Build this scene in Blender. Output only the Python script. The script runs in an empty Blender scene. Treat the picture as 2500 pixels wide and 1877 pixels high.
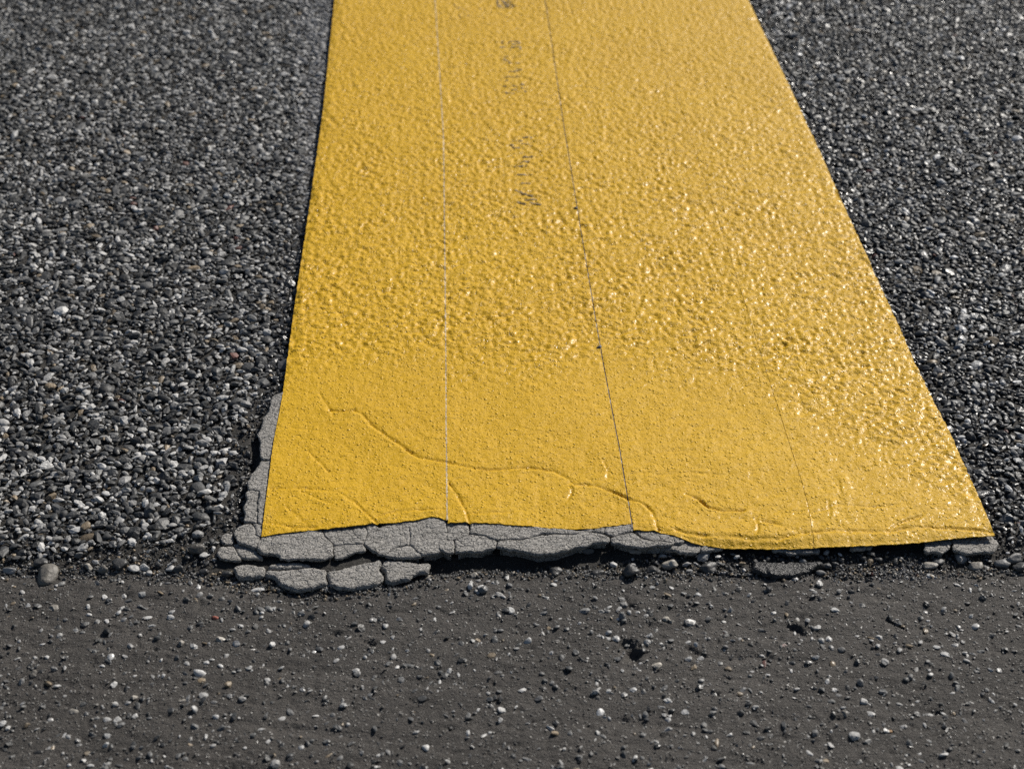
import bpy, math, random
import numpy as np
from mathutils import Vector, geometry

# ------------------------------------------------------------------ camera, sky, sun, exposure
SC = bpy.context.scene
COL = SC.collection
F_PX = 3722.0                                  # focal length in pixels of the 2500 px wide photograph
PITCH = math.radians(35.0)
HCAM = 0.5463
SUN_EL, SUN_AZ = math.radians(36.0), math.radians(40.0)   # azimuth clockwise from +Y

cam = bpy.data.cameras.new('camera')
cam.sensor_width = 36.0
cam.lens = F_PX / 2500.0 * 36.0
cam.clip_start, cam.clip_end = 0.01, 600.0
camo = bpy.data.objects.new('camera', cam)
camo.location = (0, 0, HCAM)
camo.rotation_euler = (math.pi / 2 - PITCH, 0, 0)
COL.objects.link(camo)
SC.camera = camo
cam.dof.use_dof = True
cam.dof.focus_distance = 0.885
cam.dof.aperture_fstop = 12.5

world = bpy.data.worlds.new('World')
SC.world = world
world.use_nodes = True
wn = world.node_tree
sky = wn.nodes.new('ShaderNodeTexSky')
sky.sky_type = 'NISHITA'
sky.sun_disc = False
sky.sun_elevation = SUN_EL
sky.sun_rotation = SUN_AZ
bgn = wn.nodes['Background']
bgn.inputs['Strength'].default_value = 0.05
wn.links.new(sky.outputs[0], bgn.inputs['Color'])

sun = bpy.data.lights.new('sun', 'SUN')
sun.energy = 5.0
sun.angle = math.radians(0.5)
sun.color = (1.0, 0.95, 0.87)
suno = bpy.data.objects.new('sun', sun)
sd = Vector((math.sin(SUN_AZ) * math.cos(SUN_EL), math.cos(SUN_AZ) * math.cos(SUN_EL), math.sin(SUN_EL)))
suno.rotation_euler = sd.to_track_quat('Z', 'Y').to_euler()
suno.location = (1, 1, 2)
COL.objects.link(suno)

vs = SC.view_settings
vs.view_transform = 'Standard'
vs.look = 'None'
vs.exposure = 0.0
vs.gamma = 1.0
vs.use_curve_mapping = False
SC.render.engine = 'CYCLES'
SC.cycles.use_denoising = False
SC.cycles.max_bounces = 4
SC.cycles.diffuse_bounces = 2
SC.cycles.glossy_bounces = 2

RNG = np.random.default_rng(7)
random.seed(7)

# ------------------------------------------------------------------ geometry helpers
CT, ST = math.cos(PITCH), math.sin(PITCH)


def W(px, py, z=0.0):
    """photograph pixel -> the point of the ground (height z) that it shows"""
    px = np.asarray(px, float); py = np.asarray(py, float)
    rx = (px - 1250.0) / F_PX
    ry = -(py - 938.5) / F_PX
    dz = ry * CT - ST
    dy = ry * ST + CT
    t = (z - HCAM) / dz
    return np.stack([rx * t, dy * t], -1)


def P(x, y, z=0.0):
    """world -> pixel and depth"""
    zz = np.asarray(z) - HCAM
    depth = y * CT - zz * ST
    up = y * ST + zz * CT
    return 1250 + F_PX * x / depth, 938.5 - F_PX * up / depth, depth


def crop(pts, ox, oy, s):
    return [(ox + a / s, oy + b / s) for a, b in pts]


def Wl(pts, z=0.0):
    a = np.array(pts, float)
    return W(a[:, 0], a[:, 1], z)


def _h(ix, iy, seed):
    n = (ix * 374761393 + iy * 668265263 + seed * 1442695041) & 0xFFFFFFFF
    n = ((n ^ (n >> 13)) * 1274126177) & 0xFFFFFFFF
    return (n ^ (n >> 16)) & 0xFFFFFFFF


def perlin(x, y, seed=0):
    x0 = np.floor(x).astype(np.int64); y0 = np.floor(y).astype(np.int64)
    fx, fy = x - x0, y - y0
    u = fx * fx * fx * (fx * (fx * 6 - 15) + 10)
    v = fy * fy * fy * (fy * (fy * 6 - 15) + 10)

    def g(ix, iy, dx, dy):
        a = _h(ix, iy, seed) * (2 * math.pi / 4294967296.0)
        return np.cos(a) * dx + np.sin(a) * dy
    a = g(x0, y0, fx, fy); b = g(x0 + 1, y0, fx - 1, fy)
    c = g(x0, y0 + 1, fx, fy - 1); d = g(x0 + 1, y0 + 1, fx - 1, fy - 1)
    return ((a + (b - a) * u) * (1 - v) + (c + (d - c) * u) * v) * 1.5


def fbm(x, y, f, seed, octs=3, gain=0.5):
    r = 0; amp = 1.0
    for k in range(octs):
        r = r + amp * perlin(x * f * 2 ** k, y * f * 2 ** k, seed + k * 17)
        amp *= gain
    return r


def sstep(a, b, x):
    t = np.clip((x - a) / (b - a), 0, 1)
    return t * t * (3 - 2 * t)


def pl_dist(x, y, pts):
    """distance to a polyline, signed side of nearest segment, param of nearest"""
    best = np.full(x.shape, 1e9); side = np.zeros(x.shape)
    for (ax, ay), (bx, by) in zip(pts[:-1], pts[1:]):
        dx, dy = bx - ax, by - ay
        L = dx * dx + dy * dy + 1e-18
        t = np.clip(((x - ax) * dx + (y - ay) * dy) / L, 0, 1)
        qx, qy = x - ax - t * dx, y - ay - t * dy
        d = np.hypot(qx, qy)
        m = d < best
        best = np.where(m, d, best)
        side = np.where(m, np.sign(dx * qy - dy * qx), side)
    return best, side


def wobble(pts, step, amp, f, seed, closed=False):
    """resample a line at a fixed step and push it by a noise field of the place"""
    out = []
    seq = list(pts) + ([pts[0]] if closed else [])
    for a, b in zip(seq[:-1], seq[1:]):
        a = np.array(a); b = np.array(b)
        n = max(1, int(np.hypot(*(b - a)) / step))
        for k in range(n):
            out.append(a + (b - a) * k / n)
    if not closed:
        out.append(np.array(seq[-1]))
    o = np.array(out)
    o = o + amp * np.stack([perlin(o[:, 0] * f, o[:, 1] * f, seed) + .6 * perlin(o[:, 0] * f * 2.7, o[:, 1] * f * 2.7, seed + 5),
                            perlin(o[:, 0] * f, o[:, 1] * f, seed + 9) + .6 * perlin(o[:, 0] * f * 2.7, o[:, 1] * f * 2.7, seed + 8)], -1)
    return o


def mesh_from(name, verts, faces, smooth=True):
    me = bpy.data.meshes.new(name)
    verts = np.asarray(verts, np.float32)
    faces = np.asarray(faces, np.int32)
    k = faces.shape[1]
    me.vertices.add(len(verts)); me.vertices.foreach_set('co', verts.ravel())
    me.loops.add(faces.size); me.loops.foreach_set('vertex_index', faces.ravel())
    me.polygons.add(len(faces))
    me.polygons.foreach_set('loop_start', np.arange(0, faces.size, k, dtype=np.int32))
    try:
        me.polygons.foreach_set('loop_total', np.full(len(faces), k, np.int32))
    except Exception:
        pass
    if smooth:
        me.polygons.foreach_set('use_smooth', np.ones(len(faces), bool))
    me.update(calc_edges=True)
    me.validate()
    return me


def grid_faces(nr, nc):
    i = np.arange(nr - 1)[:, None] * nc + np.arange(nc - 1)[None, :]
    i = i.ravel()
    return np.stack([i, i + 1, i + nc + 1, i + nc], -1)


def add(name, me, mat=None, parent=None, kind=None, label=None, cat=None, group=None):
    o = bpy.data.objects.new(name, me)
    COL.objects.link(o)
    if parent is not None:
        o.parent = parent
    if mat is not None and me is not None and not me.materials:
        me.materials.append(mat)
    for k, v in (('kind', kind), ('label', label), ('category', cat), ('group', group)):
        if v is not None:
            o[k] = v
    return o


def setattr_pt(me, name, typ, data):
    a = me.attributes.new(name, typ, 'POINT')
    key = {'FLOAT': 'value', 'INT': 'value', 'FLOAT_VECTOR': 'vector', 'FLOAT_COLOR': 'color'}[typ]
    a.data.foreach_set(key, np.ascontiguousarray(data, np.int32 if typ == 'INT' else np.float32).ravel())


# ------------------------------------------------------------------ materials
def new_mat(name):
    m = bpy.data.materials.new(name)
    m.use_nodes = True
    nt = m.node_tree
    return m, nt, nt.nodes['Principled BSDF']


class NT:
    def __init__(s, nt): s.nt = nt
    def n(s, t, **kw):
        nd = s.nt.nodes.new(t)
        for k, v in kw.items():
            setattr(nd, k, v)
        return nd
    def l(s, a, b): s.nt.links.new(a, b)
    def pos(s, scale=(1, 1, 1), obj=False):
        if obj:
            c = s.n('ShaderNodeTexCoord').outputs['Object']
        else:
            c = s.n('ShaderNodeNewGeometry').outputs['Position']
        mp = s.n('ShaderNodeMapping'); mp.inputs['Scale'].default_value = scale
        s.l(c, mp.inputs[0]); return mp.outputs[0]
    def noise(s, vec, scale, detail=2, rough=.5, dist=0):
        t = s.n('ShaderNodeTexNoise'); t.inputs['Scale'].default_value = scale
        t.inputs['Detail'].default_value = detail; t.inputs['Roughness'].default_value = rough
        t.inputs['Distortion'].default_value = dist
        s.l(vec, t.inputs['Vector']); return t.outputs['Fac']
    def voro(s, vec, scale, feature='F1', out='Distance', rnd=1):
        t = s.n('ShaderNodeTexVoronoi', feature=feature); t.inputs['Scale'].default_value = scale
        t.inputs['Randomness'].default_value = rnd
        s.l(vec, t.inputs['Vector']); return t.outputs[out]
    def rng(s, v, a, b, c=0, d=1):
        t = s.n('ShaderNodeMapRange'); s.l(v, t.inputs[0])
        for i, q in zip((1, 2, 3, 4), (a, b, c, d)):
            t.inputs[i].default_value = q
        return t.outputs[0]
    def math(s, op, a, b=None):
        t = s.n('ShaderNodeMath', operation=op)
        for i, q in enumerate((a, b)):
            if q is None: continue
            if isinstance(q, (int, float)): t.inputs[i].default_value = q
            else: s.l(q, t.inputs[i])
        return t.outputs[0]
    def mix(s, f, a, b, blend='MIX'):
        t = s.n('ShaderNodeMix', data_type='RGBA', blend_type=blend)
        for i, q in ((0, f), (6, a), (7, b)):
            if isinstance(q, (int, float)): t.inputs[i].default_value = q
            elif isinstance(q, tuple): t.inputs[i].default_value = (*q, 1)
            else: s.l(q, t.inputs[i])
        return t.outputs[2]
    def bump(s, h, strength, dist, prev=None):
        t = s.n('ShaderNodeBump'); t.inputs['Strength'].default_value = strength
        t.inputs['Distance'].default_value = dist
        s.l(h, t.inputs['Height'])
        if prev is not None: s.l(prev, t.inputs['Normal'])
        return t.outputs[0]


def mat_stone(name, objtype='INSTANCER'):
    m, nt, b = new_mat(name); q = NT(nt)
    at = q.n('ShaderNodeAttribute', attribute_type=objtype, attribute_name='scol')
    gl = q.n('ShaderNodeAttribute', attribute_type=objtype, attribute_name='gloss')
    p = q.pos(obj=False)
    sp = q.noise(p, 1500, 3, .65)
    sp2 = q.noise(p, 420, 2, .5)
    c = q.mix(q.rng(sp, .3, .7), q.mix(.22, at.outputs['Color'], (.012, .012, .012)), at.outputs['Color'])
    c = q.mix(q.rng(sp2, .52, .72, 0, .35), c, (.075, .068, .058))       # road dust
    lite = q.rng(q.noise(p, 1300, 2, .6), .62, .72, 0, .22)
    c = q.mix(lite, c, (.36, .35, .34))                                    # mineral flecks
    q.l(c, b.inputs['Base Color'])
    q.l(q.rng(gl.outputs['Fac'], 0, 1, .66, .26), b.inputs['Roughness'])
    b.inputs['Specular IOR Level'].default_value = .55
    h = q.math('ADD', q.noise(p, 700, 2, .5), q.math('MULTIPLY', q.voro(p, 420), .4))
    q.l(q.bump(h, .8, .00045), b.inputs['Normal'])
    return m


def mat_asphalt(name, base, dark, gscale=1.0, streak=True):
    m, nt, b = new_mat(name); q = NT(nt)
    p = q.pos()
    ps = q.pos((1, 5, 1))
    big = q.noise(p, 14, 3, .6)
    c = q.mix(q.rng(big, .3, .7), base, dark)
    if streak:
        sm = q.noise(q.pos((1, 4.5, 1)), 34, 4, .65, .4)
        c = q.mix(q.rng(sm, .40, .68), c, q.mix(.45, c, (.015, .014, .013)))
    g = q.noise(p, 1100, 3, .7)
    c = q.mix(q.rng(g, .35, .7), q.mix(.5, c, (.02, .018, .016)), c)
    fl = q.voro(p, 900, out='Color')
    sx = q.n('ShaderNodeSeparateColor'); q.l(fl, sx.inputs[0])
    near = q.rng(q.voro(p, 900), .15, .32, 1, 0)
    pick = q.rng(sx.outputs[0], .86, .93)
    c = q.mix(q.math('MULTIPLY', q.math('MULTIPLY', near, pick), .8), c, (.26, .25, .23))
    q.l(c, b.inputs['Base Color'])
    b.inputs['Roughness'].default_value = .72
    b.inputs['Specular IOR Level'].default_value = .4
    h = q.math('ADD', g, q.math('MULTIPLY', q.noise(ps, 260, 3, .6), .8))
    q.l(q.bump(h, 1.0, .0012), b.inputs['Normal'])
    return m


def mat_tape():
    m, nt, b = new_mat('yellow_tape'); q = NT(nt)
    p = q.pos()
    n1 = q.noise(p, 9, 3, .6)
    c = q.mix(q.rng(n1, .3, .7), (.71, .425, .006), (.68, .400, .007))
    fine = q.noise(p, 700, 2, .6)
    c = q.mix(q.rng(fine, .3, .75), q.mix(.25, c, (.40, .20, .005)), c)
    scuff = q.rng(q.noise(q.pos((1, .5, 1)), 130, 4, .7), .66, .80, 0, .3)
    c = q.mix(scuff, c, (.42, .33, .17))
    q.l(c, b.inputs['Base Color'])
    b.inputs['Specular IOR Level'].default_value = .24
    # pimples: scattered dots of different size, some of them glossy; and a fine sandy grain
    v = q.n('ShaderNodeTexVoronoi', feature='F1'); v.inputs['Scale'].default_value = 430
    q.l(p, v.inputs['Vector'])
    s = q.n('ShaderNodeSeparateColor'); q.l(v.outputs['Color'], s.inputs[0])
    rad = q.rng(s.outputs[0], .22, 1, .03, .44)
    d = q.math('SUBTRACT', rad, v.outputs['Distance'])
    dome = q.math('POWER', q.math('MAXIMUM', d, 0.0), .6)
    g = q.math('MULTIPLY', q.noise(p, 620, 4, .7), .55)
    ra = q.n('ShaderNodeAttribute', attribute_type='GEOMETRY', attribute_name='rough').outputs['Fac']
    w1 = q.math('ABSOLUTE', q.math('SUBTRACT', q.noise(p, 105, 1, .5, .9), .5))
    w2 = q.math('ABSOLUTE', q.math('SUBTRACT', q.noise(p, 260, 1, .5, .6), .5))
    cr = q.math('ADD', q.rng(w1, 0, .030, -1.0, 0), q.rng(w2, 0, .02, -.15, 0))
    cr = q.math('MULTIPLY', q.math('MULTIPLY', cr, ra), .26)
    pits = q.math('ADD', cr, q.math('MULTIPLY', q.rng(q.noise(p, 430, 2, .6), .60, .70), -.30))
    h = q.math('ADD', q.math('ADD', dome, g), pits)
    q.l(q.bump(h, 1.0, .00125), b.inputs['Normal'])
    q.l(q.rng(q.noise(p, 260, 2, .5), .3, .7, .42, .58), b.inputs['Roughness'])
    # clear film over the glass beads: crisp glints where a bump faces the sun
    b.inputs['Coat Weight'].default_value = .26
    b.inputs['Coat Roughness'].default_value = .24
    b.inputs['Coat IOR'].default_value = 1.45
    h2 = q.math('ADD', q.math('ADD', dome, cr), q.math('MULTIPLY', q.noise(p, 400, 2, .5), .45))
    q.l(q.bump(h2, 1.0, .0010), b.inputs['Coat Normal'])
    return m


def mat_marking():
    m, nt, b = new_mat('old_grey_marking'); q = NT(nt)
    p = q.pos()
    c = q.mix(q.rng(q.noise(p, 60, 3, .6), .3, .7), (.34, .325, .302), (.42, .40, .375))
    g = q.noise(p, 1300, 3, .7)
    c = q.mix(q.rng(g, .38, .56), (.12, .115, .105), c)
    q.l(c, b.inputs['Base Color'])
    b.inputs['Roughness'].default_value = .8
    b.inputs['Specular IOR Level'].default_value = .35
    pv = q.pos((1, 2.4, 1))
    ws = q.n('ShaderNodeVectorMath', operation='ADD')
    tn = q.n('ShaderNodeTexNoise'); tn.inputs['Scale'].default_value = 160
    q.l(p, tn.inputs['Vector'])
    sc = q.n('ShaderNodeVectorMath', operation='SCALE'); sc.inputs['Scale'].default_value = .012
    q.l(tn.outputs['Color'], sc.inputs[0])
    q.l(pv, ws.inputs[0]); q.l(sc.outputs[0], ws.inputs[1])
    e = q.voro(ws.outputs[0], 130, 'DISTANCE_TO_EDGE')
    crack = q.rng(e, 0, .07, -1.1, 0)
    h = q.math('ADD', q.math('ADD', q.noise(p, 1300, 2, .6), q.math('MULTIPLY', q.voro(p, 800), .5)), crack)
    q.l(q.bump(h, 1.0, .0006), b.inputs['Normal'])
    return m


def mat_plain(name, col, rough=.6, col2=None, bs=900, bd=.0005):
    m, nt, b = new_mat(name); q = NT(nt)
    p = q.pos()
    c2 = col2 or tuple(k * .6 for k in col)
    q.l(q.mix(q.rng(q.noise(p, bs, 3, .6), .35, .65), c2, col), b.inputs['Base Color'])
    b.inputs['Roughness'].default_value = rough
    q.l(q.bump(q.noise(p, bs * 1.3, 3, .6), .8, bd), b.inputs['Normal'])
    return m


M_STONE = mat_stone('aggregate_stone')
M_BINDER = mat_asphalt('dirty_binder', (.034, .031, .027), (.046, .041, .035))
M_FINE = mat_asphalt('smooth_asphalt', (.108, .098, .089), (.070, .063, .057))
M_TAPE = mat_tape()
M_MARK = mat_marking()
M_FAR = mat_asphalt('far_asphalt', (.055, .052, .048), (.045, .043, .04))
M_LUMP = mat_plain('tar_lump', (.035, .034, .034), .42, (.010, .010, .011), 420, .0022)
M_INK = mat_plain('faded_ink', (.36, .24, .08), .6, (.22, .155, .08))
M_SEAM_L = mat_plain('pale_adhesive', (.72, .60, .42), .6, (.30, .20, .08))
M_SEAM_D = mat_plain('dark_adhesive', (.05, .042, .035), .5, (.26, .22, .18), 330)

# ------------------------------------------------------------------ traced lines of the place
# tape borders (left edge, three seams, right edge)
BORD = [
    [(640, 1300), (667, 1085), (689, 972), (723, 723), (755, 509), (789, 271), (817, 0)],
    [(1092, 1275), (1090, 1100), (1088, 791), (1085, 500), (1083, 339), (1068, 90), (1062, 0)],
    [(1544, 1285), (1514, 1107), (1463, 836), (1418, 565), (1375, 300), (1334, 22), (1330, 0)],
    [(1983, 1300), (1972, 1232), (1948, 1150), (1865, 893), (1760, 560), (1675, 305), (1593, 90), (1566, 0)],
    [(2424, 1300), (2328, 1076), (2236, 893), (2152, 705), (2072, 531), (1987, 339), (1907, 170), (1826, 0)],
]
BW = []
for bl in BORD:
    w = Wl(bl)
    a, c = w[-1], w[-3]
    d = (a - c) / np.hypot(*(a - c))
    w = np.vstack([w[0] - (w[1] - w[0]) * .6, w, a + d * .5])
    BW.append(w)


def bx(k, y):
    return np.interp(y, BW[k][:, 1], BW[k][:, 0])


# lower ends of the four tapes
ENDS_PX = [
    [(600, 1317), (636, 1311), (700, 1302), (780, 1294), (860, 1287), (905, 1281), (960, 1278), (1020, 1270), (1050, 1263), (1068, 1264), (1080, 1268), (1095, 1272)],
    [(1085, 1278), (1130, 1277), (1200, 1278), (1270, 1283), (1340, 1288), (1400, 1291), (1460, 1288), (1520, 1281), (1548, 1279)],
    [(1540, 1295), (1560, 1294), (1600, 1298), (1650, 1308), (1690, 1321), (1740, 1327), (1790, 1331), (1860, 1333), (1920, 1335), (1990, 1334)],
    [(1980, 1334), (2040, 1332), (2100, 1330), (2180, 1327), (2260, 1321), (2340, 1314), (2424, 1309), (2460, 1307)],
]
ENDS = [Wl(e) for e in ENDS_PX]


def yend(k, x):
    e = ENDS[k]
    return np.interp(x, e[:, 0], e[:, 1]) + .00045 * perlin(x * 300, x * 0 + k * 7.3, 3) + .0003 * perlin(x * 900, x * 0 + k * 3.3, 4)


# joint between the coarse and the smooth asphalt
JOINT = Wl([(-900, 1402), (0, 1400), (300, 1402), (480, 1412), (600, 1432), (700, 1446), (900, 1446), (1000, 1430), (1060, 1408), (1200, 1400), (1500, 1402),
            (1700, 1402), (2000, 1404), (2300, 1398), (2500, 1392), (3400, 1385)], -.006)


def yj(x):
    return np.interp(x, JOINT[:, 0], JOINT[:, 1]) + .0014 * perlin(x * 60, x * 0, 91) + .0007 * perlin(x * 240, x * 0, 92)


# where the tape changes from lying on coarse stone (above) to lying on the old marking (below)
ROUGH = Wl([(560, 985), (640, 965), (700, 915), (790, 868), (900, 850), (1000, 868), (1100, 880), (1300, 868), (1500, 850), (1650, 880),
            (1800, 905), (1950, 960), (2100, 1040), (2300, 1130), (2500, 1180)])


def rough_mask(x, y):
    yb = np.interp(x, ROUGH[:, 0], ROUGH[:, 1]) + .012 * perlin(x * 26, y * 26, 77) + .009 * perlin(x * 110, y * 110, 78)
    m = sstep(-.085, .030, y - yb)
    return m ** 1.7 + .42 * sstep(.12, .27, x) * (1 - m) * sstep(-.16, -.02, y - yb)


# creases in the tape (source pixels, width mm, depth mm, lip mm)
c5 = lambda p: crop(p, 600, 700, 2.458)
c2 = lambda p: crop(p, 1000, 1100, 3.403)
c3 = lambda p: crop(p, 1600, 1100, 2.458)
c1 = lambda p: crop(p, 450, 1100, 3.403)
c4 = lambda p: crop(p, 0, 900, 2.769)
main_c = c5([(500, 745), (560, 755), (650, 748), (700, 770), (760, 840), (850, 905), (940, 965), (1040, 1030), (1200, 1055), (1300, 1085), (1450, 1105),
             (1600, 1095), (1700, 1088), (1850, 1110), (1930, 1150), (1970, 1190), (2100, 1200)]) + \
    c2([(1570, 305), (1700, 350), (1820, 410), (1900, 430), (1970, 470), (2015, 510), (2040, 580), (2065, 665)])
CREASES = [
    (main_c, 1.2, 1.15, .55),
    (c5([(440, 640), (490, 720), (520, 765), (525, 800)]), .8, .35, .1),
    (c5([(370, 990), (430, 1045), (500, 1115)]), .8, .4, .15),
    (c5([(140, 1215), (330, 1215), (560, 1240), (650, 1300), (730, 1370), (790, 1430)]), .8, .5, .2),
    (c5([(330, 1230), (400, 1260), (450, 1290), (520, 1310)]), .7, .35, .1),
    (c5([(240, 1330), (310, 1380), (370, 1440)]), .7, .4, .1),
    (c5([(95, 1415), (200, 1435), (300, 1452), (420, 1450)]), .8, .5, .2),
    (c5([(780, 1390), (900, 1355), (1050, 1345), (1190, 1340)]), .8, .4, .2),
    (c5([(1215, 1180), (1290, 1290), (1320, 1360), (1345, 1425)]), .8, .65, .25),
    (c5([(1310, 1370), (1450, 1365), (1600, 1355)]), .7, .4, .15),
    (c5([(1940, 1175), (1958, 1230), (1930, 1290)]), .8, .35, .3),
    (c5([(150, 860), (260, 850), (420, 870)]), .8, .25, .1),
    (c2([(1610, 100), (1650, 170), (1640, 230)]), .8, .3, .3),
    (c2([(1830, 205), (1950, 198), (2100, 205)]), .6, .3, .1),
    (c3([(175, 265), (250, 290), (320, 340), (400, 365), (530, 360)]), 1.0, .7, .4),
    (c3([(600, 400), (615, 450), (610, 490)]), .9, .4, .3),
    (c3([(640, 425), (720, 440), (800, 470), (890, 495), (1050, 485), (1250, 485), (1390, 495), (1500, 470), (1650, 468), (1800, 475), (2010, 492)]), 1.3, 1.0, .5),
    (c3([(1390, 495), (1470, 440), (1600, 400)]), 1.0, .5, .2),
    (c3([(120, 478), (200, 500), (300, 508), (450, 512), (600, 528), (740, 530), (890, 497)]), 1.6, 1.1, .3),
    (c3([(880, 320), (905, 300), (940, 420)]), .6, .2, .2),
    (c3([(1100, 190), (1112, 260)]), .8, .2, .4),
    (c3([(1040, 310), (1050, 400)]), .8, .2, .3),
    (c3([(60, 150), (200, 135), (350, 150)]), .8, .25, .1),
    (c3([(950, 380), (1100, 330), (1300, 345), (1500, 330)]), 1.0, .3, .15),
]
CREASES = [(wobble(Wl(p), .003, .0005, 220, 61), w / 1000, d / 1000, l / 1000) for p, w, d, l in CREASES]

# ------------------------------------------------------------------ stones of the coarse asphalt (placed first: the tape drapes over them)
DIRT = [Wl(p, -.003) for p in (
    c4([(1500, 480), (1640, 300), (1740, 100), (1900, 60), (1900, 1000), (1800, 1300), (1400, 1290), (1000, 1240), (1080, 1200), (1450, 1030), (1560, 800), (1520, 560)]),
    c4([(0, 1290), (500, 1250), (800, 1200), (1100, 1140), (1560, 1100), (1560, 1400), (700, 1400), (0, 1430)]),
    [(2330, 1290), (2470, 1310), (2600, 1310), (2600, 1420), (2330, 1420)],
    [(560, 1300), (2480, 1300), (2480, 1450), (560, 1450)],
)]


def in_poly(x, y, poly):
    r = np.zeros(np.shape(x), bool)
    n = len(poly)
    for i in range(n):
        x1, y1 = poly[i]; x2, y2 = poly[(i + 1) % n]
        c = ((y1 > y) != (y2 > y)) & (x < (x2 - x1) * (y - y1) / (y2 - y1 + 1e-15) + x1)
        r ^= c
    return r


SLAB_ZONE = Wl([(672, 960), (630, 1010), (598, 1080), (590, 1200), (530, 1310), (525, 1372), (640, 1380), (1000, 1372), (1400, 1355), (1650, 1332), (2440, 1330),
                (2424, 1300), (2300, 1200), (1500, 1000), (720, 960)])


def binder_z(x, y):
    d = y - yj(x)
    z = -.0063 + .0021 * sstep(.004, .022, d)
    z = z + .0006 * fbm(x, y, 160, 11, 4, .6) + .0007 * perlin(x * 35, y * 35, 12)
    # trench dug in front of the old marking's broken edge to deepen its shadow
    tr = sstep(-.075, -.045, x) * sstep(.285, .265, x) * sstep(-.001, .004, d) * sstep(.034, .020, d)
    z = z - .0022 * tr
    e, _ = pl_dist(x, y, LEFTGAP) if np.size(x) < 3000 else _left(x, y)
    z = z - .0028 * np.exp(-(e / .0028) ** 2)
    return z


LEFTGAP = wobble(Wl(crop([(1735, 380), (1740, 520), (1690, 690), (1650, 770), (1640, 900), (1635, 1010), (1580, 1090)], 0, 900, 2.769), -.003), .004, .0012, 120, 88)


def _left(x, y):
    e = np.full(x.shape, 1.0)
    m = (x > LEFTGAP[:, 0].min() - .012) & (x < LEFTGAP[:, 0].max() + .012) & (y > LEFTGAP[:, 1].min() - .012) & (y < LEFTGAP[:, 1].max() + .012)
    e[m] = pl_dist(x[m], y[m], LEFTGAP)[0]
    return e, None


X0, X1, Y0, Y1, RS = -.62, .66, .58, 1.66, .0005
NXR, NYR = int((X1 - X0) / RS), int((Y1 - Y0) / RS)
occ = np.zeros((NYR, NXR), bool)
stones = []      # x,y,a,b,rot,top
# block the slab, the zone below the joint, thin the dirt
gx = X0 + (np.arange(0, NXR, 4) + .5) * RS
gy = Y0 + (np.arange(0, NYR, 4) + .5) * RS
GX, GY = np.meshgrid(gx, gy)
blk = in_poly(GX, GY, SLAB_ZONE) | in_poly(GX, GY, Wl([(555, 1365), (1065, 1365), (1065, 1450), (555, 1450)], -.003)) | (GY < yj(GX) + .006)
ppx, ppy, _ = P(GX, GY)
blk |= (ppx < -330) | (ppx > 2830) | (ppy < -420)
dirt = np.zeros_like(blk)
for dp in DIRT:
    dirt |= in_poly(GX, GY, dp)
BL = np.repeat(np.repeat(blk, 4, 0), 4, 1)[:NYR, :NXR]
occ[:BL.shape[0], :BL.shape[1]] |= BL
DD = np.repeat(np.repeat(dirt, 4, 0), 4, 1)
_off = {}


def try_stone(x, y, a, b, r, tight=.8):
    ca, sa = math.cos(r), math.sin(r)
    R = int(max(a, b) / RS) + 1
    ix, iy = int((x - X0) / RS), int((y - Y0) / RS)
    if ix - R < 0 or iy - R < 0 or ix + R + 1 >= NXR or iy + R + 1 >= NYR or occ[iy, ix]:
        return False
    key = (round(a * 4000), round(b * 4000), round(r * 4) % 13)
    if key not in _off:
        A, B, T = key[0] / 4000, key[1] / 4000, key[2] / 4
        c_, s_ = math.cos(T), math.sin(T)
        RR = int(max(A, B) / RS) + 1
        g = np.arange(-RR, RR + 1) * RS
        u, v = np.meshgrid(g, g)
        _off[key] = (RR, ((u * c_ + v * s_) / A) ** 2 + ((-u * s_ + v * c_) / B) ** 2 <= 1.0)
    RR, msk = _off[key]
    if ix - RR < 0 or iy - RR < 0 or ix + RR + 1 > NXR or iy + RR + 1 > NYR:
        return False
    sub = occ[iy - RR:iy + RR + 1, ix - RR:ix + RR + 1]
    if (sub & msk).sum() > (1 - tight) * msk.sum():
        return False
    sub |= msk
    return True


def scatter(n, amin, amax, tight, dirt_keep):
    xs = RNG.uniform(X0 + .01, X1 - .01, n); ys = RNG.uniform(Y0 + .01, Y1 - .01, n)
    aa = RNG.uniform(0, 1, n) ** 1.8 * (amax - amin) + amin
    asp = RNG.uniform(.42, .90, n); rr = RNG.uniform(0, math.pi, n); kp = RNG.uniform(0, 1, n)
    ixs = ((xs - X0) / RS).astype(int); iys = ((ys - Y0) / RS).astype(int)
    ok = ~occ[iys, ixs] & ((~DD[np.minimum(iys, DD.shape[0] - 1), np.minimum(ixs, DD.shape[1] - 1)]) | (kp < dirt_keep))
    for i in np.nonzero(ok)[0]:
        x, y, a = xs[i], ys[i], aa[i]
        b = a * asp[i]
        if try_stone(x, y, a, b, rr[i], tight):
            stones.append((x, y, a, b, rr[i]))


scatter(7000, .0034, .0050, .92, .04)
scatter(70000, .0022, .0034, .88, .06)
scatter(130000, .0014, .0023, .82, .14)
scatter(110000, .0008, .0015, .72, .3)
S = np.array(stones)
print('coarse stones', len(S))

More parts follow.
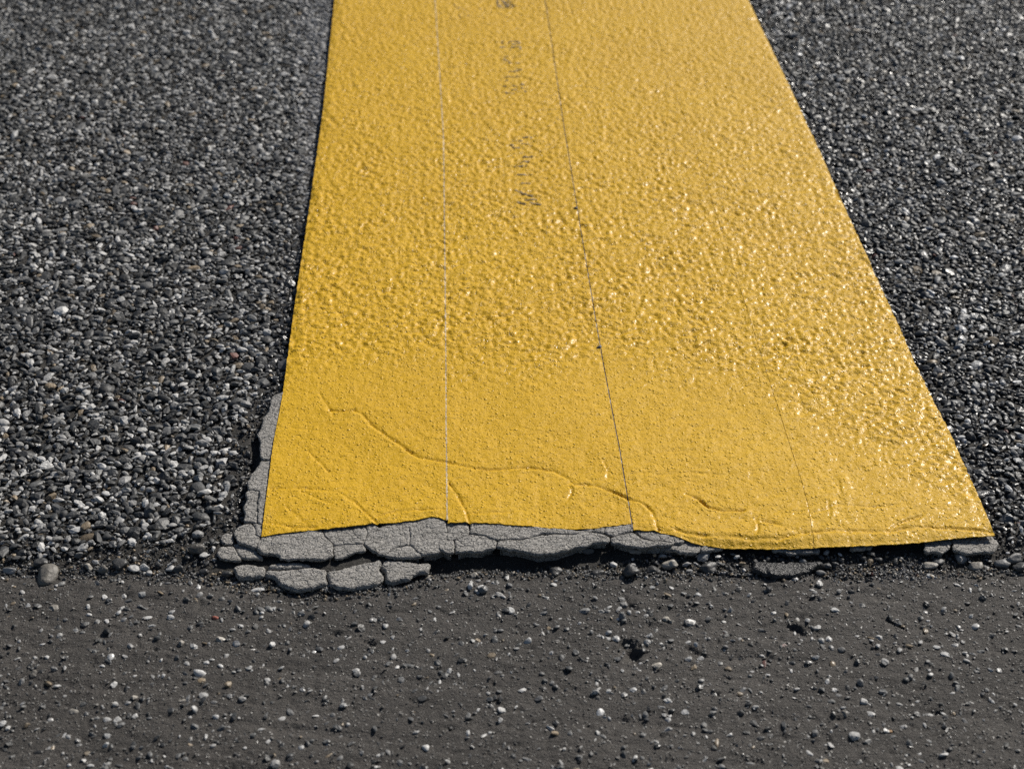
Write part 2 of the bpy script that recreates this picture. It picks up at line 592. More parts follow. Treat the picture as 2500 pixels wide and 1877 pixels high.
# height map of the stones below the tape
HR = .0008
HX0, HY0 = -.215, .60
HNX, HNY = int(.60 / HR), int(1.1 / HR)
HM = np.zeros((HNY, HNX))
stz = RNG.uniform(-.0006, .0006, len(S))
for i in np.nonzero((S[:, 0] > HX0 + .01) & (S[:, 0] < HX0 + .59) & (S[:, 1] < HY0 + 1.08) & (S[:, 1] > HY0 + .01))[0]:
    x, y, a, b, r = S[i]
    R = int(a * 1.15 / HR) + 1
    ix, iy = int((x - HX0) / HR), int((y - HY0) / HR)
    if ix - R < 0 or iy - R < 0 or ix + R + 1 > HNX or iy + R + 1 > HNY:
        continue
    gxx = (np.arange(ix - R, ix + R + 1) + .5) * HR + HX0 - x
    gyy = (np.arange(iy - R, iy + R + 1) + .5) * HR + HY0 - y
    u, v = np.meshgrid(gxx, gyy)
    c_, s_ = math.cos(r), math.sin(r)
    e = ((u * c_ + v * s_) / a) ** 2 + ((-u * s_ + v * c_) / b) ** 2
    hgt = (.0017 + stz[i] * 1.1 + a * .12) * np.clip(1 - e * .9, 0, 1) ** .30
    sub = HM[iy - R:iy + R + 1, ix - R:ix + R + 1]
    np.maximum(sub, hgt, out=sub)


def blur(a, s):
    r = int(3 * s) + 1
    k = np.exp(-.5 * (np.arange(-r, r + 1) / s) ** 2); k /= k.sum()
    a = np.apply_along_axis(lambda m: np.convolve(m, k, 'same'), 0, a)
    return np.apply_along_axis(lambda m: np.convolve(m, k, 'same'), 1, a)


HM = np.minimum(HM, .0021)
HB = .95 * blur(HM, .8) + .08 * blur(HM, 2.0)
HB = HB - blur(HM, 14)


def hmap(x, y):
    fx = np.clip((x - HX0) / HR - .5, 0, HNX - 1.001); fy = np.clip((y - HY0) / HR - .5, 0, HNY - 1.001)
    ix, iy = fx.astype(int), fy.astype(int)
    u, v = fx - ix, fy - iy
    return (HB[iy, ix] * (1 - u) + HB[iy, ix + 1] * u) * (1 - v) + (HB[iy + 1, ix] * (1 - u) + HB[iy + 1, ix + 1] * u) * v


TAPE_Z = .0010


def crease_h(x, y):
    z = np.zeros(x.shape)
    for pts, w, dp, lip in CREASES:
        if dp < .0008:
            dp *= 1.9; lip *= 1.6
        m = (x > pts[:, 0].min() - .006) & (x < pts[:, 0].max() + .006) & (y > pts[:, 1].min() - .006) & (y < pts[:, 1].max() + .006)
        if not m.any():
            continue
        d, s = pl_dist(x[m], y[m], pts)
        fade = 1.0
        xm, ym = x[m], y[m]
        w = w * .78
        fade = np.clip(.75 + .6 * perlin(xm * 90, ym * 90, 62), .15, 1.2)
        dz = -dp * 1.1 * np.exp(-(d / w) ** 2) * fade
        # the near side lies a little higher than the far side
        near = (s < 0) if pts[-1][0] > pts[0][0] else (s > 0)
        dz += lip * fade * np.where(near, np.exp(-d / .0045) * (1 - np.exp(-(d / w) ** 2)), 0)
        z[m] += dz
    return z


def tape_h(x, y):
    M = rough_mask(x, y)
    far = 1 - .25 * sstep(1.0, 1.35, y)
    z = TAPE_Z + M * far * (hmap(x, y) * .64 * (1 + .5 * perlin(x * 30, y * 30, 29)) + .00024 * perlin(x * 430 + 3, y * 400, 27) + .00042 * np.abs(perlin(x * 170, y * 250, 28)) + .00022 * perlin(x * 250, y * 330, 30) + .00018 * fbm(x, y, 260, 21, 2)) + .0006 * perlin(x * 16, y * 16, 22)
    z = z - .0003 * (1 - M) + (1 - M) * (.00026 * fbm(x, y, 150, 23, 4, .6) + .0004 * perlin(x * 38, y * 38, 24))
    z = z + .00009 * perlin(x * 600, y * 600, 25)
    z = z + crease_h(x, y)
    return z


# ------------------------------------------------------------------ structure: ground sheets
me = mesh_from('ground', [(-200, -200, -.013), (200, -200, -.013), (200, 200, -.013), (-200, 200, -.013)], [(0, 1, 2, 3)], False)
add('ground', me, M_FAR, kind='structure')

# coarse asphalt bed
xs = np.arange(-.70, .72, .0017)
t = [0.0]
while t[-1] < 1.15:
    t.append(t[-1] + (.0012 if t[-1] < .09 else min(.0045, .0012 + (t[-1] - .09) * .012)))
t = np.array(t)
XX = np.broadcast_to(xs, (len(t), len(xs)))
YY = yj(xs)[None, :] + t[:, None] * np.ones_like(xs)[None, :]
ZZ = binder_z(XX, YY)
v = np.stack([XX, YY, ZZ], -1).reshape(-1, 3)
road = add('asphalt_road', mesh_from('asphalt_road', v, grid_faces(*XX.shape)), M_BINDER, kind='structure')

# smooth asphalt strip with drag marks, pits and slits
c8 = lambda p: crop(p, 1400, 1400, 2.011)
PITS = [(Wl([(1532, 1575), (1537, 1600)], -.006), .0045, .0030), (Wl([(1548, 1590), (1556, 1600)], -.006), .003, .002),
        (Wl([(1938, 1536), (1950, 1540)], -.006), .0030, .0024), (Wl([(1680, 1583), (1690, 1592)], -.006), .0022, .0015),
        (Wl([(1703, 1603), (1712, 1600)], -.006), .0022, .0012), (Wl([(1735, 1692), (1752, 1697)], -.006), .0012, .0015),
        (Wl([(2236, 1683), (2252, 1683)], -.006), .0012, .0015), (Wl([(2155, 1512), (2190, 1526), (2212, 1540)], -.006), .0009, .0011),
        (Wl([(2045, 1520), (2090, 1533)], -.006), .0009, .0005), (Wl([(1525, 1465), (1550, 1488)], -.006), .0014, .0013),
        (Wl([(895, 1568), (910, 1576)], -.006), .002, .0016), (Wl([(374, 1586), (380, 1588)], -.006), .0011, .0013),
        (Wl([(1520, 1490), (1533, 1480)], -.006), .0015, .001), (Wl([(260, 1553), (252, 1556)], -.006), .002, .001),
        (Wl([(2400, 1590), (2500, 1605)], -.006), .0018, .0005), (Wl([(560, 1380), (700, 1445), (800, 1455)], -.006), .003, .0007)]


def fine_z(x, y):
    d = yj(x) - y
    z = -.0063 + .0010 * sstep(0, .012, d)
    xr = x + .14 * y
    yr = y + .14 * x
    z = z + .0009 * perlin(x * 22, y * 34, 31) + .00050 * fbm(xr * .4, yr, 100, 32, 3, .6) + .00030 * fbm(x, y, 300, 33, 2)
    z = z - .0022 * np.clip(perlin(xr * 14, yr * 75, 34) - .36, 0, 1)          # drag marks
    z = z - .0026 * np.clip(perlin(x * 150, y * 190, 36) - .42, 0, 1)
    z = z + .00022 * perlin(x * 700, y * 700, 37)          # small torn spots
    for pts, w, dp in PITS:
        m = (x > pts[:, 0].min() - .012) & (x < pts[:, 0].max() + .012) & (y > pts[:, 1].min() - .012) & (y < pts[:, 1].max() + .012)
        if m.any():
            dd, _ = pl_dist(x[m], y[m], pts)
            dd = dd * (1 + .55 * perlin(x[m] * 330, y[m] * 330, 35))
            z[m] -= dp * np.exp(-(dd / w) ** 4)
    return z


xs = np.arange(-.46, .48, .00095)
t = [0.0]
while t[-1] < .30:
    t.append(t[-1] + (.00085 if t[-1] < .17 else .003))
t = -np.array(t)
XX = np.broadcast_to(xs, (len(t), len(xs)))
YY = yj(xs)[None, :] + t[:, None]
ZZ = fine_z(XX, YY)
v = np.stack([XX, YY, ZZ], -1).reshape(-1, 3)
strip = add('asphalt_strip', mesh_from('asphalt_strip', v, grid_faces(*XX.shape)[:, ::-1]), M_FINE, kind='structure')

# ------------------------------------------------------------------ stone shapes
import bmesh


def stone_mesh(name, seed, sub=2, planes=13, smooth=.25, flat=False, jag=.02):
    r = np.random.default_rng(seed)
    w1, w2 = r.normal(size=3), r.normal(size=3)
    w1 /= np.linalg.norm(w1); w2 /= np.linalg.norm(w2); ph = r.uniform(0, 6)
    bm = bmesh.new()
    bmesh.ops.create_icosphere(bm, subdivisions=sub, radius=1)
    n = r.normal(size=(planes, 3)); n /= np.linalg.norm(n, axis=1)[:, None]
    dd = r.uniform(.42, .90, planes)
    for vtx in bm.verts:
        p = np.array(vtx.co)
        c = n @ p
        k = np.where(c > .05, dd / np.maximum(c, .05), 9)
        rad = min(k.min(), 1.05)
        rad = rad * (1 - smooth) + smooth * .85
        rad *= 1 + jag * r.normal()
        rad *= 1 - .10 * max(0.0, math.sin(p @ w1 * 3.1 + ph)) - .06 * math.sin(p @ w2 * 6.0 + ph)
        vtx.co = Vector(p * rad)
    me = bpy.data.meshes.new(name)
    bm.to_mesh(me); bm.free()
    if not flat:
        me.polygons.foreach_set('use_smooth', np.ones(len(me.polygons), bool))
    me.materials.append(M_STONE)
    return me


VAR = [stone_mesh('stone_shape', 100 + i, 2, 7 + i % 4, .08 if i % 4 == 0 else .0, i % 4 != 0, .03 if i % 4 else .02) for i in range(18)]
FLINT = [stone_mesh('chip_shape', 200 + i, 2, 5 + i % 4, .0, True, .05) for i in range(12)]
PROTO = bpy.data.collections.new('stone_shapes')
for k, me in enumerate(VAR + FLINT):
    o = bpy.data.objects.new('shape_%03d' % k, me)
    PROTO.objects.link(o)

gn = bpy.data.node_groups.new('scatter_stones', 'GeometryNodeTree')
gn.interface.new_socket('Geometry', in_out='INPUT', socket_type='NodeSocketGeometry')
gn.interface.new_socket('Geometry', in_out='OUTPUT', socket_type='NodeSocketGeometry')
gi = gn.nodes.new('NodeGroupInput'); go = gn.nodes.new('NodeGroupOutput')
ci = gn.nodes.new('GeometryNodeCollectionInfo')
ci.inputs['Collection'].default_value = PROTO
ci.inputs['Separate Children'].default_value = True
ci.inputs['Reset Children'].default_value = True
iop = gn.nodes.new('GeometryNodeInstanceOnPoints')
iop.inputs['Pick Instance'].default_value = True


def named(nm, dt):
    a = gn.nodes.new('GeometryNodeInputNamedAttribute'); a.data_type = dt
    a.inputs['Name'].default_value = nm
    return [s for s in a.outputs if s.enabled and s.name == 'Attribute'][0]


e2r = gn.nodes.new('FunctionNodeEulerToRotation')
gn.links.new(gi.outputs[0], iop.inputs['Points'])
gn.links.new(ci.outputs[0], iop.inputs['Instance'])
gn.links.new(named('variant', 'INT'), iop.inputs['Instance Index'])
gn.links.new(named('rot', 'FLOAT_VECTOR'), e2r.inputs[0])
gn.links.new(e2r.outputs[0], iop.inputs['Rotation'])
gn.links.new(named('scl', 'FLOAT_VECTOR'), iop.inputs['Scale'])
gn.links.new(iop.outputs[0], go.inputs[0])


def stuff_stones(name, D, parent=None, label=None, cat=None):
    me = bpy.data.meshes.new(name)
    n = len(D['p'])
    me.vertices.add(n); me.vertices.foreach_set('co', np.asarray(D['p'], np.float32).ravel())
    setattr_pt(me, 'variant', 'INT', D['v'])
    setattr_pt(me, 'rot', 'FLOAT_VECTOR', D['r'])
    setattr_pt(me, 'scl', 'FLOAT_VECTOR', D['s'])
    setattr_pt(me, 'scol', 'FLOAT_COLOR', np.concatenate([D['c'], np.ones((n, 1))], 1))
    setattr_pt(me, 'gloss', 'FLOAT', D['g'])
    o = add(name, me, None, parent, 'stuff', label, cat)
    md = o.modifiers.new('scatter', 'NODES'); md.node_group = gn
    return o


def part_stones(name, D, idx, parent):
    ms = VAR + FLINT
    for i in idx:
        o = bpy.data.objects.new(name, ms[D['v'][i]])
        o.location = D['p'][i]; o.rotation_euler = D['r'][i]; o.scale = D['s'][i]
        o['scol'] = [float(k) for k in D['c'][i]] + [1.0]
        o['gloss'] = float(D['g'][i])
        o.parent = parent
        COL.objects.link(o)


def sub(D, m):
    return {k: a[m] for k, a in D.items()}


def cols(n, r, dark=.50, mid=.26, warm=.03):
    u = r.uniform(0, 1, n)[:, None]
    d = r.uniform(.022, .060, (n, 1)) * np.array([[.97, 1, 1.03]])
    m = r.uniform(.07, .17, (n, 1)) * np.array([[1, 1, .99]])
    l = r.uniform(.22, .58, (n, 1)) * np.array([[1, .985, .96]])
    c = np.where(u < dark, d, np.where(u < dark + mid, m, l))
    w = r.uniform(0, 1, n)
    c = np.where((w < warm)[:, None], np.array([[.26, .20, .13]]) * r.uniform(.6, 1.2, (n, 1)), c)
    c = np.where((w > .998)[:, None], np.array([[.16, .065, .05]]) * r.uniform(.6, 1.1, (n, 1)), c)
    return c


# ---- the stones of the coarse surface
n = len(S)
x, y, a, b_, r = S.T
keep = np.ones(n, bool)
for k in (0,):
    inside = (x > bx(0, y) + .004) & (x < bx(4, y) - .004) & (y > .66)
    keep &= ~inside
dl = bx(0, y) - x                    # distance left of the tape
dr = x - bx(4, y)                    # distance right of the tape
hz = np.minimum(a, b_) * RNG.uniform(.50, .85, n)
top = binder_z(x, y) + .0023 + stz + .10 * a
near = ((dr > -.006) & (dr < .009)) | ((dl > -.006) & (dl < .016) & (y < 1.2))
top = np.where(near, top - .0007, top)
top = np.where((dl > -.01) & (dl < .004) | (dr > -.01) & (dr < .003), np.minimum(top, TAPE_Z - .0007), top)
_, py_, dep = P(x, y)
# old coating smeared along the left side of the tape, far part
wide = np.interp(y, [1.0, 1.15, 1.45], [.008, .020, .045])
smear = (dl > -.01) & (dl < wide * (.6 + .7 * RNG.uniform(0, 1, n))) & (y > .95)
c = cols(n, RNG)
bigs = (a > .0034) & (RNG.uniform(0, 1, n) < .6)
c = np.where(bigs[:, None] & (c.mean(1) > .18)[:, None], RNG.uniform(.03, .085, (n, 1)) * np.array([[.98, 1, 1.01]]), c)
sml = (a < .0030) & (a > .0012) & (RNG.uniform(0, 1, n) < .16)
c = np.where(sml[:, None], RNG.uniform(.25, .6, (n, 1)) * np.array([[1, .985, .96]]), c)
right = (x > bx(4, y))
# the stones right of the tape are darker and more polished; their bluish sheen is put into the colour
cr = cols(n, RNG, .66, .24, .02) * np.array([[.95, .98, 1.03]])
c = np.where(right[:, None], cr, c)
c = np.where(smear[:, None], RNG.uniform(.17, .30, (n, 1)) * np.array([[1, 1, 1.02]]), c)
prim = ((dr < .006 * RNG.uniform(.4, 1.6, n)) & (dr > -.01)) | ((dl > -.01) & (dl < .011 * RNG.uniform(.3, 1.6, n)) & (y < 1.0))
c = np.where(prim[:, None], RNG.uniform(.03, .09, (n, 1)) * np.array([[1, 1, 1.03]]), c)
top = np.where(smear, top - .0012, top)
gl = np.clip(RNG.normal(.22, .18, n), 0, .8)
gl = np.where(right, gl + .25, gl)
gl = np.where(prim, RNG.uniform(.75, 1, n), gl)
tilt = RNG.normal(0, .19, (n, 2))
var = RNG.integers(0, 30, n)
D = dict(p=np.stack([x, y, top - hz * .86], -1), v=var.astype(np.int32),
         r=np.stack([tilt[:, 0], tilt[:, 1], r + np.where(RNG.uniform(0, 1, n) < .5, math.pi, 0)], -1),
         s=np.stack([a * 1.36, b_ * 1.34, hz * 1.3], -1), c=c, g=gl)
D = sub(D, keep)
px_, py_, dp_ = P(D['p'][:, 0], D['p'][:, 1])
inv = (px_ > 5) & (px_ < 2495) & (py_ > 5) & (py_ < 1872)
size = np.where(inv, D['s'][:, 0] * D['s'][:, 1] / dp_ ** 2, 0)
order = np.argsort(-size)
part_stones('stone', D, order[:300], road)
m = np.ones(len(size), bool); m[order[:300]] = False
stuff_stones('aggregate', sub(D, m), road)

# dirt grains: between the stones and in the bare band round the joint
ng = 34000
x = RNG.uniform(-.36, .38, ng); d = np.where(RNG.uniform(0, 1, ng) < .22, RNG.normal(0, .003, ng), RNG.exponential(.020, ng))
y = yj(x) + d
m = ~in_poly(x, y, SLAB_ZONE)
left = RNG.uniform(0, 1, ng) < .25
xl = RNG.uniform(-.26, -.08, ng); yl = RNG.uniform(.66, .95, ng)
dlx = bx(0, yl) - xl
x = np.where(left, xl, x); y = np.where(left, yl, y)
m = np.where(left, (dlx > .001) & (dlx < .035) & (yl > yj(xl)), m)
m &= ~in_poly(x, y, SLAB_ZONE) & ~((x > bx(0, y) + .003) & (x < bx(4, y) - .003) & (y > .69))
x, y = x[m], y[m]; n = len(x)
s = RNG.uniform(0, 1, n) ** 3 * .0011 + .00028
c = cols(n, RNG, .66, .27, .14)
D = dict(p=np.stack([x, y, np.where(y > yj(x), binder_z(x, y), fine_z(x, y)) + s * .25], -1), v=RNG.integers(0, 30, n).astype(np.int32), r=RNG.uniform(0, 6.28, (n, 3)),
         s=np.stack([s, s * RNG.uniform(.6, 1, n), s * .75], -1), c=c, g=RNG.uniform(.1, .6, n))
stuff_stones('grit', D, road)

# black glossy crumbs of tar along the left side of the marking
k = RNG.integers(0, len(LEFTGAP), 420)
lw = Wl([(700, 860), (668, 960), (640, 1020)], -.003)
x = LEFTGAP[k, 0] + RNG.normal(-.001, .0030, 420); y = LEFTGAP[k, 1] + RNG.normal(0, .003, 420)
q_ = RNG.uniform(0, 1, 160)
x = np.concatenate([x, np.interp(q_, [0, .5, 1], lw[:, 0]) + RNG.normal(0, .0045, 160)]); y = np.concatenate([y, np.interp(q_, [0, .5, 1], lw[:, 1]) + RNG.normal(0, .004, 160)])
m = ~in_poly(x, y, Wl([(675, 960), (655, 1010), (612, 1080), (604, 1200), (600, 1310), (1200, 1300), (1200, 960)]))
x, y = x[m], y[m]; n = len(x)
s = RNG.uniform(0, 1, n) ** 2 * .0019 + .0006
D = dict(p=np.stack([x, y, binder_z(x, y) + s * .35], -1), v=RNG.integers(0, 30, n).astype(np.int32), r=np.stack([RNG.normal(0, .3, n), RNG.normal(0, .3, n), RNG.uniform(0, 6, n)], -1),
         s=np.stack([s, s * RNG.uniform(.5, .9, n), s * .7], -1), c=RNG.uniform(.018, .07, (n, 1)) * np.ones((1, 3)), g=RNG.uniform(.5, 1, n))
stuff_stones('tar_crumbs', D, road)

# ---- chips in the smooth strip
def strip_xy(n):
    X = RNG.uniform(-.44, .46, n); Yd = RNG.uniform(.001, .25, n)
    return X, yj(X) - Yd


sp = [  # named chips: px, py, length px, aspect, tone, warm, protrude
    (1463, 1741, 27, .85, .66, 0, .5), (1783, 1795, 22, .5, .55, 0, .5), (1631, 1755, 20, .7, .42, 0, .5), (1673, 1741, 20, .55, .5, 0, .6),
    (1713, 1606, 17, .9, .36, 0, .9), (1604, 1626, 26, .5, .45, 1, .5), (2061, 1743, 27, .6, .20, 1, .4), (2086, 1800, 28, .6, .42, 0, .7),
    (2360, 1475, 17, .8, .05, 0, .9), (1915, 1579, 14, .5, .40, 2, .6), (2173, 1788, 10, .8, .3, 3, .8), (490, 1648, 38, .5, .58, 0, .7),
    (506, 1620, 20, .7, .5, 0, .7), (445, 1573, 18, .8, .30, 1, .8), (578, 1575, 19, .9, .42, 0, 1.0), (474, 1581, 22, .5, .40, 0, .6),
    (358, 1508, 25, .6, .50, 0, .6), (525, 1510, 16, .5, .3, 4, .6), (281, 1673, 22, .5, .52, 0, .7), (83, 1648, 20, .9, .16, 1, .8),
    (260, 1544, 20, .8, .04, 0, 1.0), (883, 1538, 24, .8, .035, 0, .9), (179, 1738, 28, .4, .32, 1, .5), (53, 1717, 20, .6, .5, 0, .8),
    (626, 1439, 34, .3, .55, 0, .5), (576, 1424, 18, .5, .55, 0, .6), (132, 1485, 26, .6, .22, 1, .4), (540, 1565, 30, .35, .34, 1, .5),
    (733, 1829, 28, .5, .46, 0, .5), (312, 1718, 22, .5, .30, 0, 1.0), (330, 1706, 18, .7, .36, 1, .8), (447, 1714, 24, .5, .33, 1, .7),
    (498, 1702, 26, .5, .30, 0, .5), (525, 1751, 18, .8, .5, 0, .6), (266, 1799, 26, .35, .45, 0, .5), (570, 1746, 18, .5, .5, 0, .8),
    (686, 1632, 18, .6, .35, 0, .9), (608, 1633, 16, .7, .40, 0, .6), (1696, 1576, 16, .8, .5, 0, .6), (1627, 1712, 20, .7, .52, 0, .5),
    (1579, 1568, 20, .8, .34, 0, .9), (1537, 1500, 14, .8, .4, 0, .6), (1705, 1455, 18, .6, .5, 0, .6), (1827, 1453, 16, .6, .4, 0, .7),
    (2383, 1430, 14, .8, .55, 0, .5), (2308, 1600, 24, .5, .46, 0, .5), (2024, 1563, 16, .7, .42, 0, .7), (2142, 1578, 14, .8, .35, 0, .9),
    (2360, 1617, 18, .6, .32, 0, .7), (1484, 1690, 18, .6, .46, 0, .5), (1546, 1688, 16, .9, .55, 0, .6), (1632, 1713, 22, .5, .5, 0, .7),
    (1687, 1521, 36, .4, .22, 0, .3), (1640, 1519, 22, .6, .30, 1, .5), (1626, 1512, 18, .7, .38, 1, .6), (1470, 1495, 22, .4, .25, 0, .5),
    (1475, 1752, 10, .8, .3, 0, .5), (1190, 1420, 14, .5, .55, 0, .5), (1208, 1425, 22, .4, .5, 0, .5), (1355, 1431, 20, .5, .5, 0, .6),
    (1335, 1460, 30, .45, .30, 0, .5), (1222, 1457, 28, .45, .26, 0, .5), (1180, 1446, 24, .6, .16, 0, 1.0), (1250, 1492, 22, .7, .48, 0, .5),
    (1425, 1493, 30, .5, .22, 0, .5), (1590, 1436, 22, .4, .4, 0, .4), (2045, 1462, 16, .5, .32, 0, .6), (2440, 1640, 18, .6, .3, 0, .7),
    (300, 1455, 20, .6, .36, 0, .5), (345, 1452, 26, .4, .34, 0, .4), (420, 1496, 20, .5, .4, 0, .6), (70, 1480, 14, .8, .55, 0, .7),
]
warmc = {0: (1, .99, .97), 1: (1, .92, .80), 2: (1.0, .72, .66), 3: (1.2, .68, .28), 4: (1.5, .45, .30)}
n1, n2 = 9500, 46000
X, Y = strip_xy(n1)
sz = .00072 + .0018 * RNG.uniform(0, 1, n1) ** 2.6
X2, Y2 = strip_xy(n2)
sz2 = .00030 + .00062 * RNG.uniform(0, 1, n2) ** 2
wp = Wl([(q[0], q[1]) for q in sp], -.006)
x = np.concatenate([wp[:, 0], X, X2]); y = np.concatenate([wp[:, 1], Y, Y2])
_, _, spd = P(wp[:, 0], wp[:, 1])
a = np.concatenate([np.array([q[2] for q in sp]) * .5 * spd / F_PX, sz, sz2])
n = len(x); ns = len(sp)
asp = RNG.uniform(.35, .9, n); asp[:ns] = [min(1, q[3] * 1.5) for q in sp]
b_ = a * asp
hz = b_ * RNG.uniform(.35, .9, n)
c = cols(n, RNG, .24, .44, .035)
sm_ = a < .00092
c[sm_] = RNG.uniform(.04, .24, (n, 1))[sm_] * np.array([[1, .95, .88]])
c[ns:] *= 1.0
for i, q in enumerate(sp):
    c[i] = np.array(warmc[q[5]]) * q[4]
rot = RNG.uniform(0, math.pi, n)
rot[:ns] = RNG.normal(.0, .35, ns)
pr = RNG.uniform(.35, 1.15, n); pr[:ns] = [q[6] for q in sp]
# size thinning with distance to pits is ignored; keep clear of the strip's rim
z = fine_z(x, y)
D = dict(p=np.stack([x, y, z + hz * (pr * 1.3 - .85)], -1), v=RNG.integers(8, 30, n).astype(np.int32),
         r=np.stack([RNG.normal(0, .28, n), RNG.normal(0, .28, n), rot], -1), s=np.stack([a * 1.12, b_ * 1.12, hz], -1), c=c, g=np.clip(RNG.normal(.4, .2, n), 0, 1))
px_, py_, dp_ = P(x, y)
inv = (px_ > 5) & (px_ < 2495) & (py_ > 5) & (py_ < 1872)
size = np.where(inv, a * b_ / dp_ ** 2, 0)
size[:ns] += 1
order = np.argsort(-size)
part_stones('chip', D, order[:300], strip)
m = np.ones(n, bool); m[order[:300]] = False
stuff_stones('fine_chips', sub(D, m), strip)

# ------------------------------------------------------------------ slabs of the old grey marking
def slab_mesh(name, poly_px, zt, depth, seed, res=.0008, R=.00055, rough=1.0, inset=-.00012, gap_amp=.0009):
    w = Wl(poly_px, zt)
    area = .5 * sum(w[i][0] * w[(i + 1) % len(w)][1] - w[(i + 1) % len(w)][0] * w[i][1] for i in range(len(w)))
    if area < 0:
        w = w[::-1]
    o = wobble(w, .0009, gap_amp, 190, 41, closed=True)
    # remove spikes: smooth and inset
    for _ in range(2):
        o = .5 * o + .25 * (np.roll(o, 1, 0) + np.roll(o, -1, 0))
    tn = np.roll(o, -1, 0) - np.roll(o, 1, 0)
    tn /= np.hypot(tn[:, 0], tn[:, 1])[:, None] + 1e-12
    o = o - inset * np.stack([tn[:, 1], -tn[:, 0]], -1)
    n = len(o)
    x0, y0 = o.min(0); x1, y1 = o.max(0)
    gx, gy = np.meshgrid(np.arange(x0, x1, res), np.arange(y0, y1, res))
    gx = gx + RNG.uniform(-.2, .2, gx.shape) * res; gy = gy + RNG.uniform(-.2, .2, gy.shape) * res
    gx, gy = gx.ravel(), gy.ravel()
    m = in_poly(gx, gy, o)
    gx, gy = gx[m], gy[m]
    cl = np.vstack([o, o[:1]])
    d, _ = pl_dist(gx, gy, cl)
    m = d > res * .55
    gx, gy, d = gx[m], gy[m], d[m]
    pts = np.concatenate([o, np.stack([gx, gy], -1)])
    cos = [Vector(p) for p in pts]
    V, E, Fc, ov, oe, of = geometry.delaunay_2d_cdt(cos, [], [list(range(n))], 1, 1e-7)
    V = np.array([tuple(p) for p in V])
    dd, _ = pl_dist(V[:, 0], V[:, 1], cl)
    k = np.clip(dd / R, 0, 1)
    edge = -R * (1 - np.sqrt(np.clip(1 - (1 - k) ** 2, 0, 1)))
    X, Y = V[:, 0], V[:, 1]
    z = zt + edge + rough * (.00030 * fbm(X, Y, 150, seed, 2) + .00018 * perlin(X * 700, Y * 700, seed + 1) + .0003 * perlin(X * 60, Y * 60, seed + 3))
    rid = np.abs(perlin(X * 55 + 3, Y * 210, 43)); z = z - .00045 * np.exp(-(rid / .045) ** 2) * sstep(0, .001, dd)
    rid = np.abs(perlin(X * 120, Y * 90 + 5, 44)); z = z - .0003 * np.exp(-(rid / .035) ** 2)
    verts = [(p[0], p[1], q) for p, q in zip(V, z)]
    tris = [tuple(f) for f in Fc]
    # broken side: a short rough face, then an undercut
    from collections import Counter
    cnt = Counter()
    for f in tris:
        for i in range(len(f)):
            cnt[(f[i], f[(i + 1) % len(f)])] += 1
    rim = [(a, b) for (a, b) in cnt if (b, a) not in cnt]
    nrm = {}
    for a, b in rim:
        e = V[b] - V[a]; q = np.array([-e[1], e[0]]) / (np.hypot(*e) + 1e-12)
        nrm[a] = nrm.get(a, 0) + q; nrm[b] = nrm.get(b, 0) + q
    bm_v = list(verts)
    under = .0022
    rings = []
    for dzz, inn in ((-.0012, .0002), (-.0024, under), (None, under * 1.3)):
        low = {}
        for q, nn in nrm.items():
            nn = nn / (np.hypot(*nn) + 1e-12)
            j = .0005 * perlin(V[q, 0:1] * 500, V[q, 1:2] * 500, 45)[0]
            low[q] = len(bm_v)
            bm_v.append((V[q, 0] + nn[0] * (inn + j), V[q, 1] + nn[1] * (inn + j), depth if dzz is None else z[q] + dzz + j))
        rings.append(low)
    side = []
    for a, b in rim:
        pa, pb = a, b
        for low in rings:
            side.append((pb, pa, low[a], low[b])); pa, pb = low[a], low[b]
    me = bpy.data.meshes.new(name)
    me.from_pydata(bm_v, [], tris + side)
    me.validate()
    me.polygons.foreach_set('use_smooth', np.ones(len(me.polygons), bool))
    me.update()
    return me


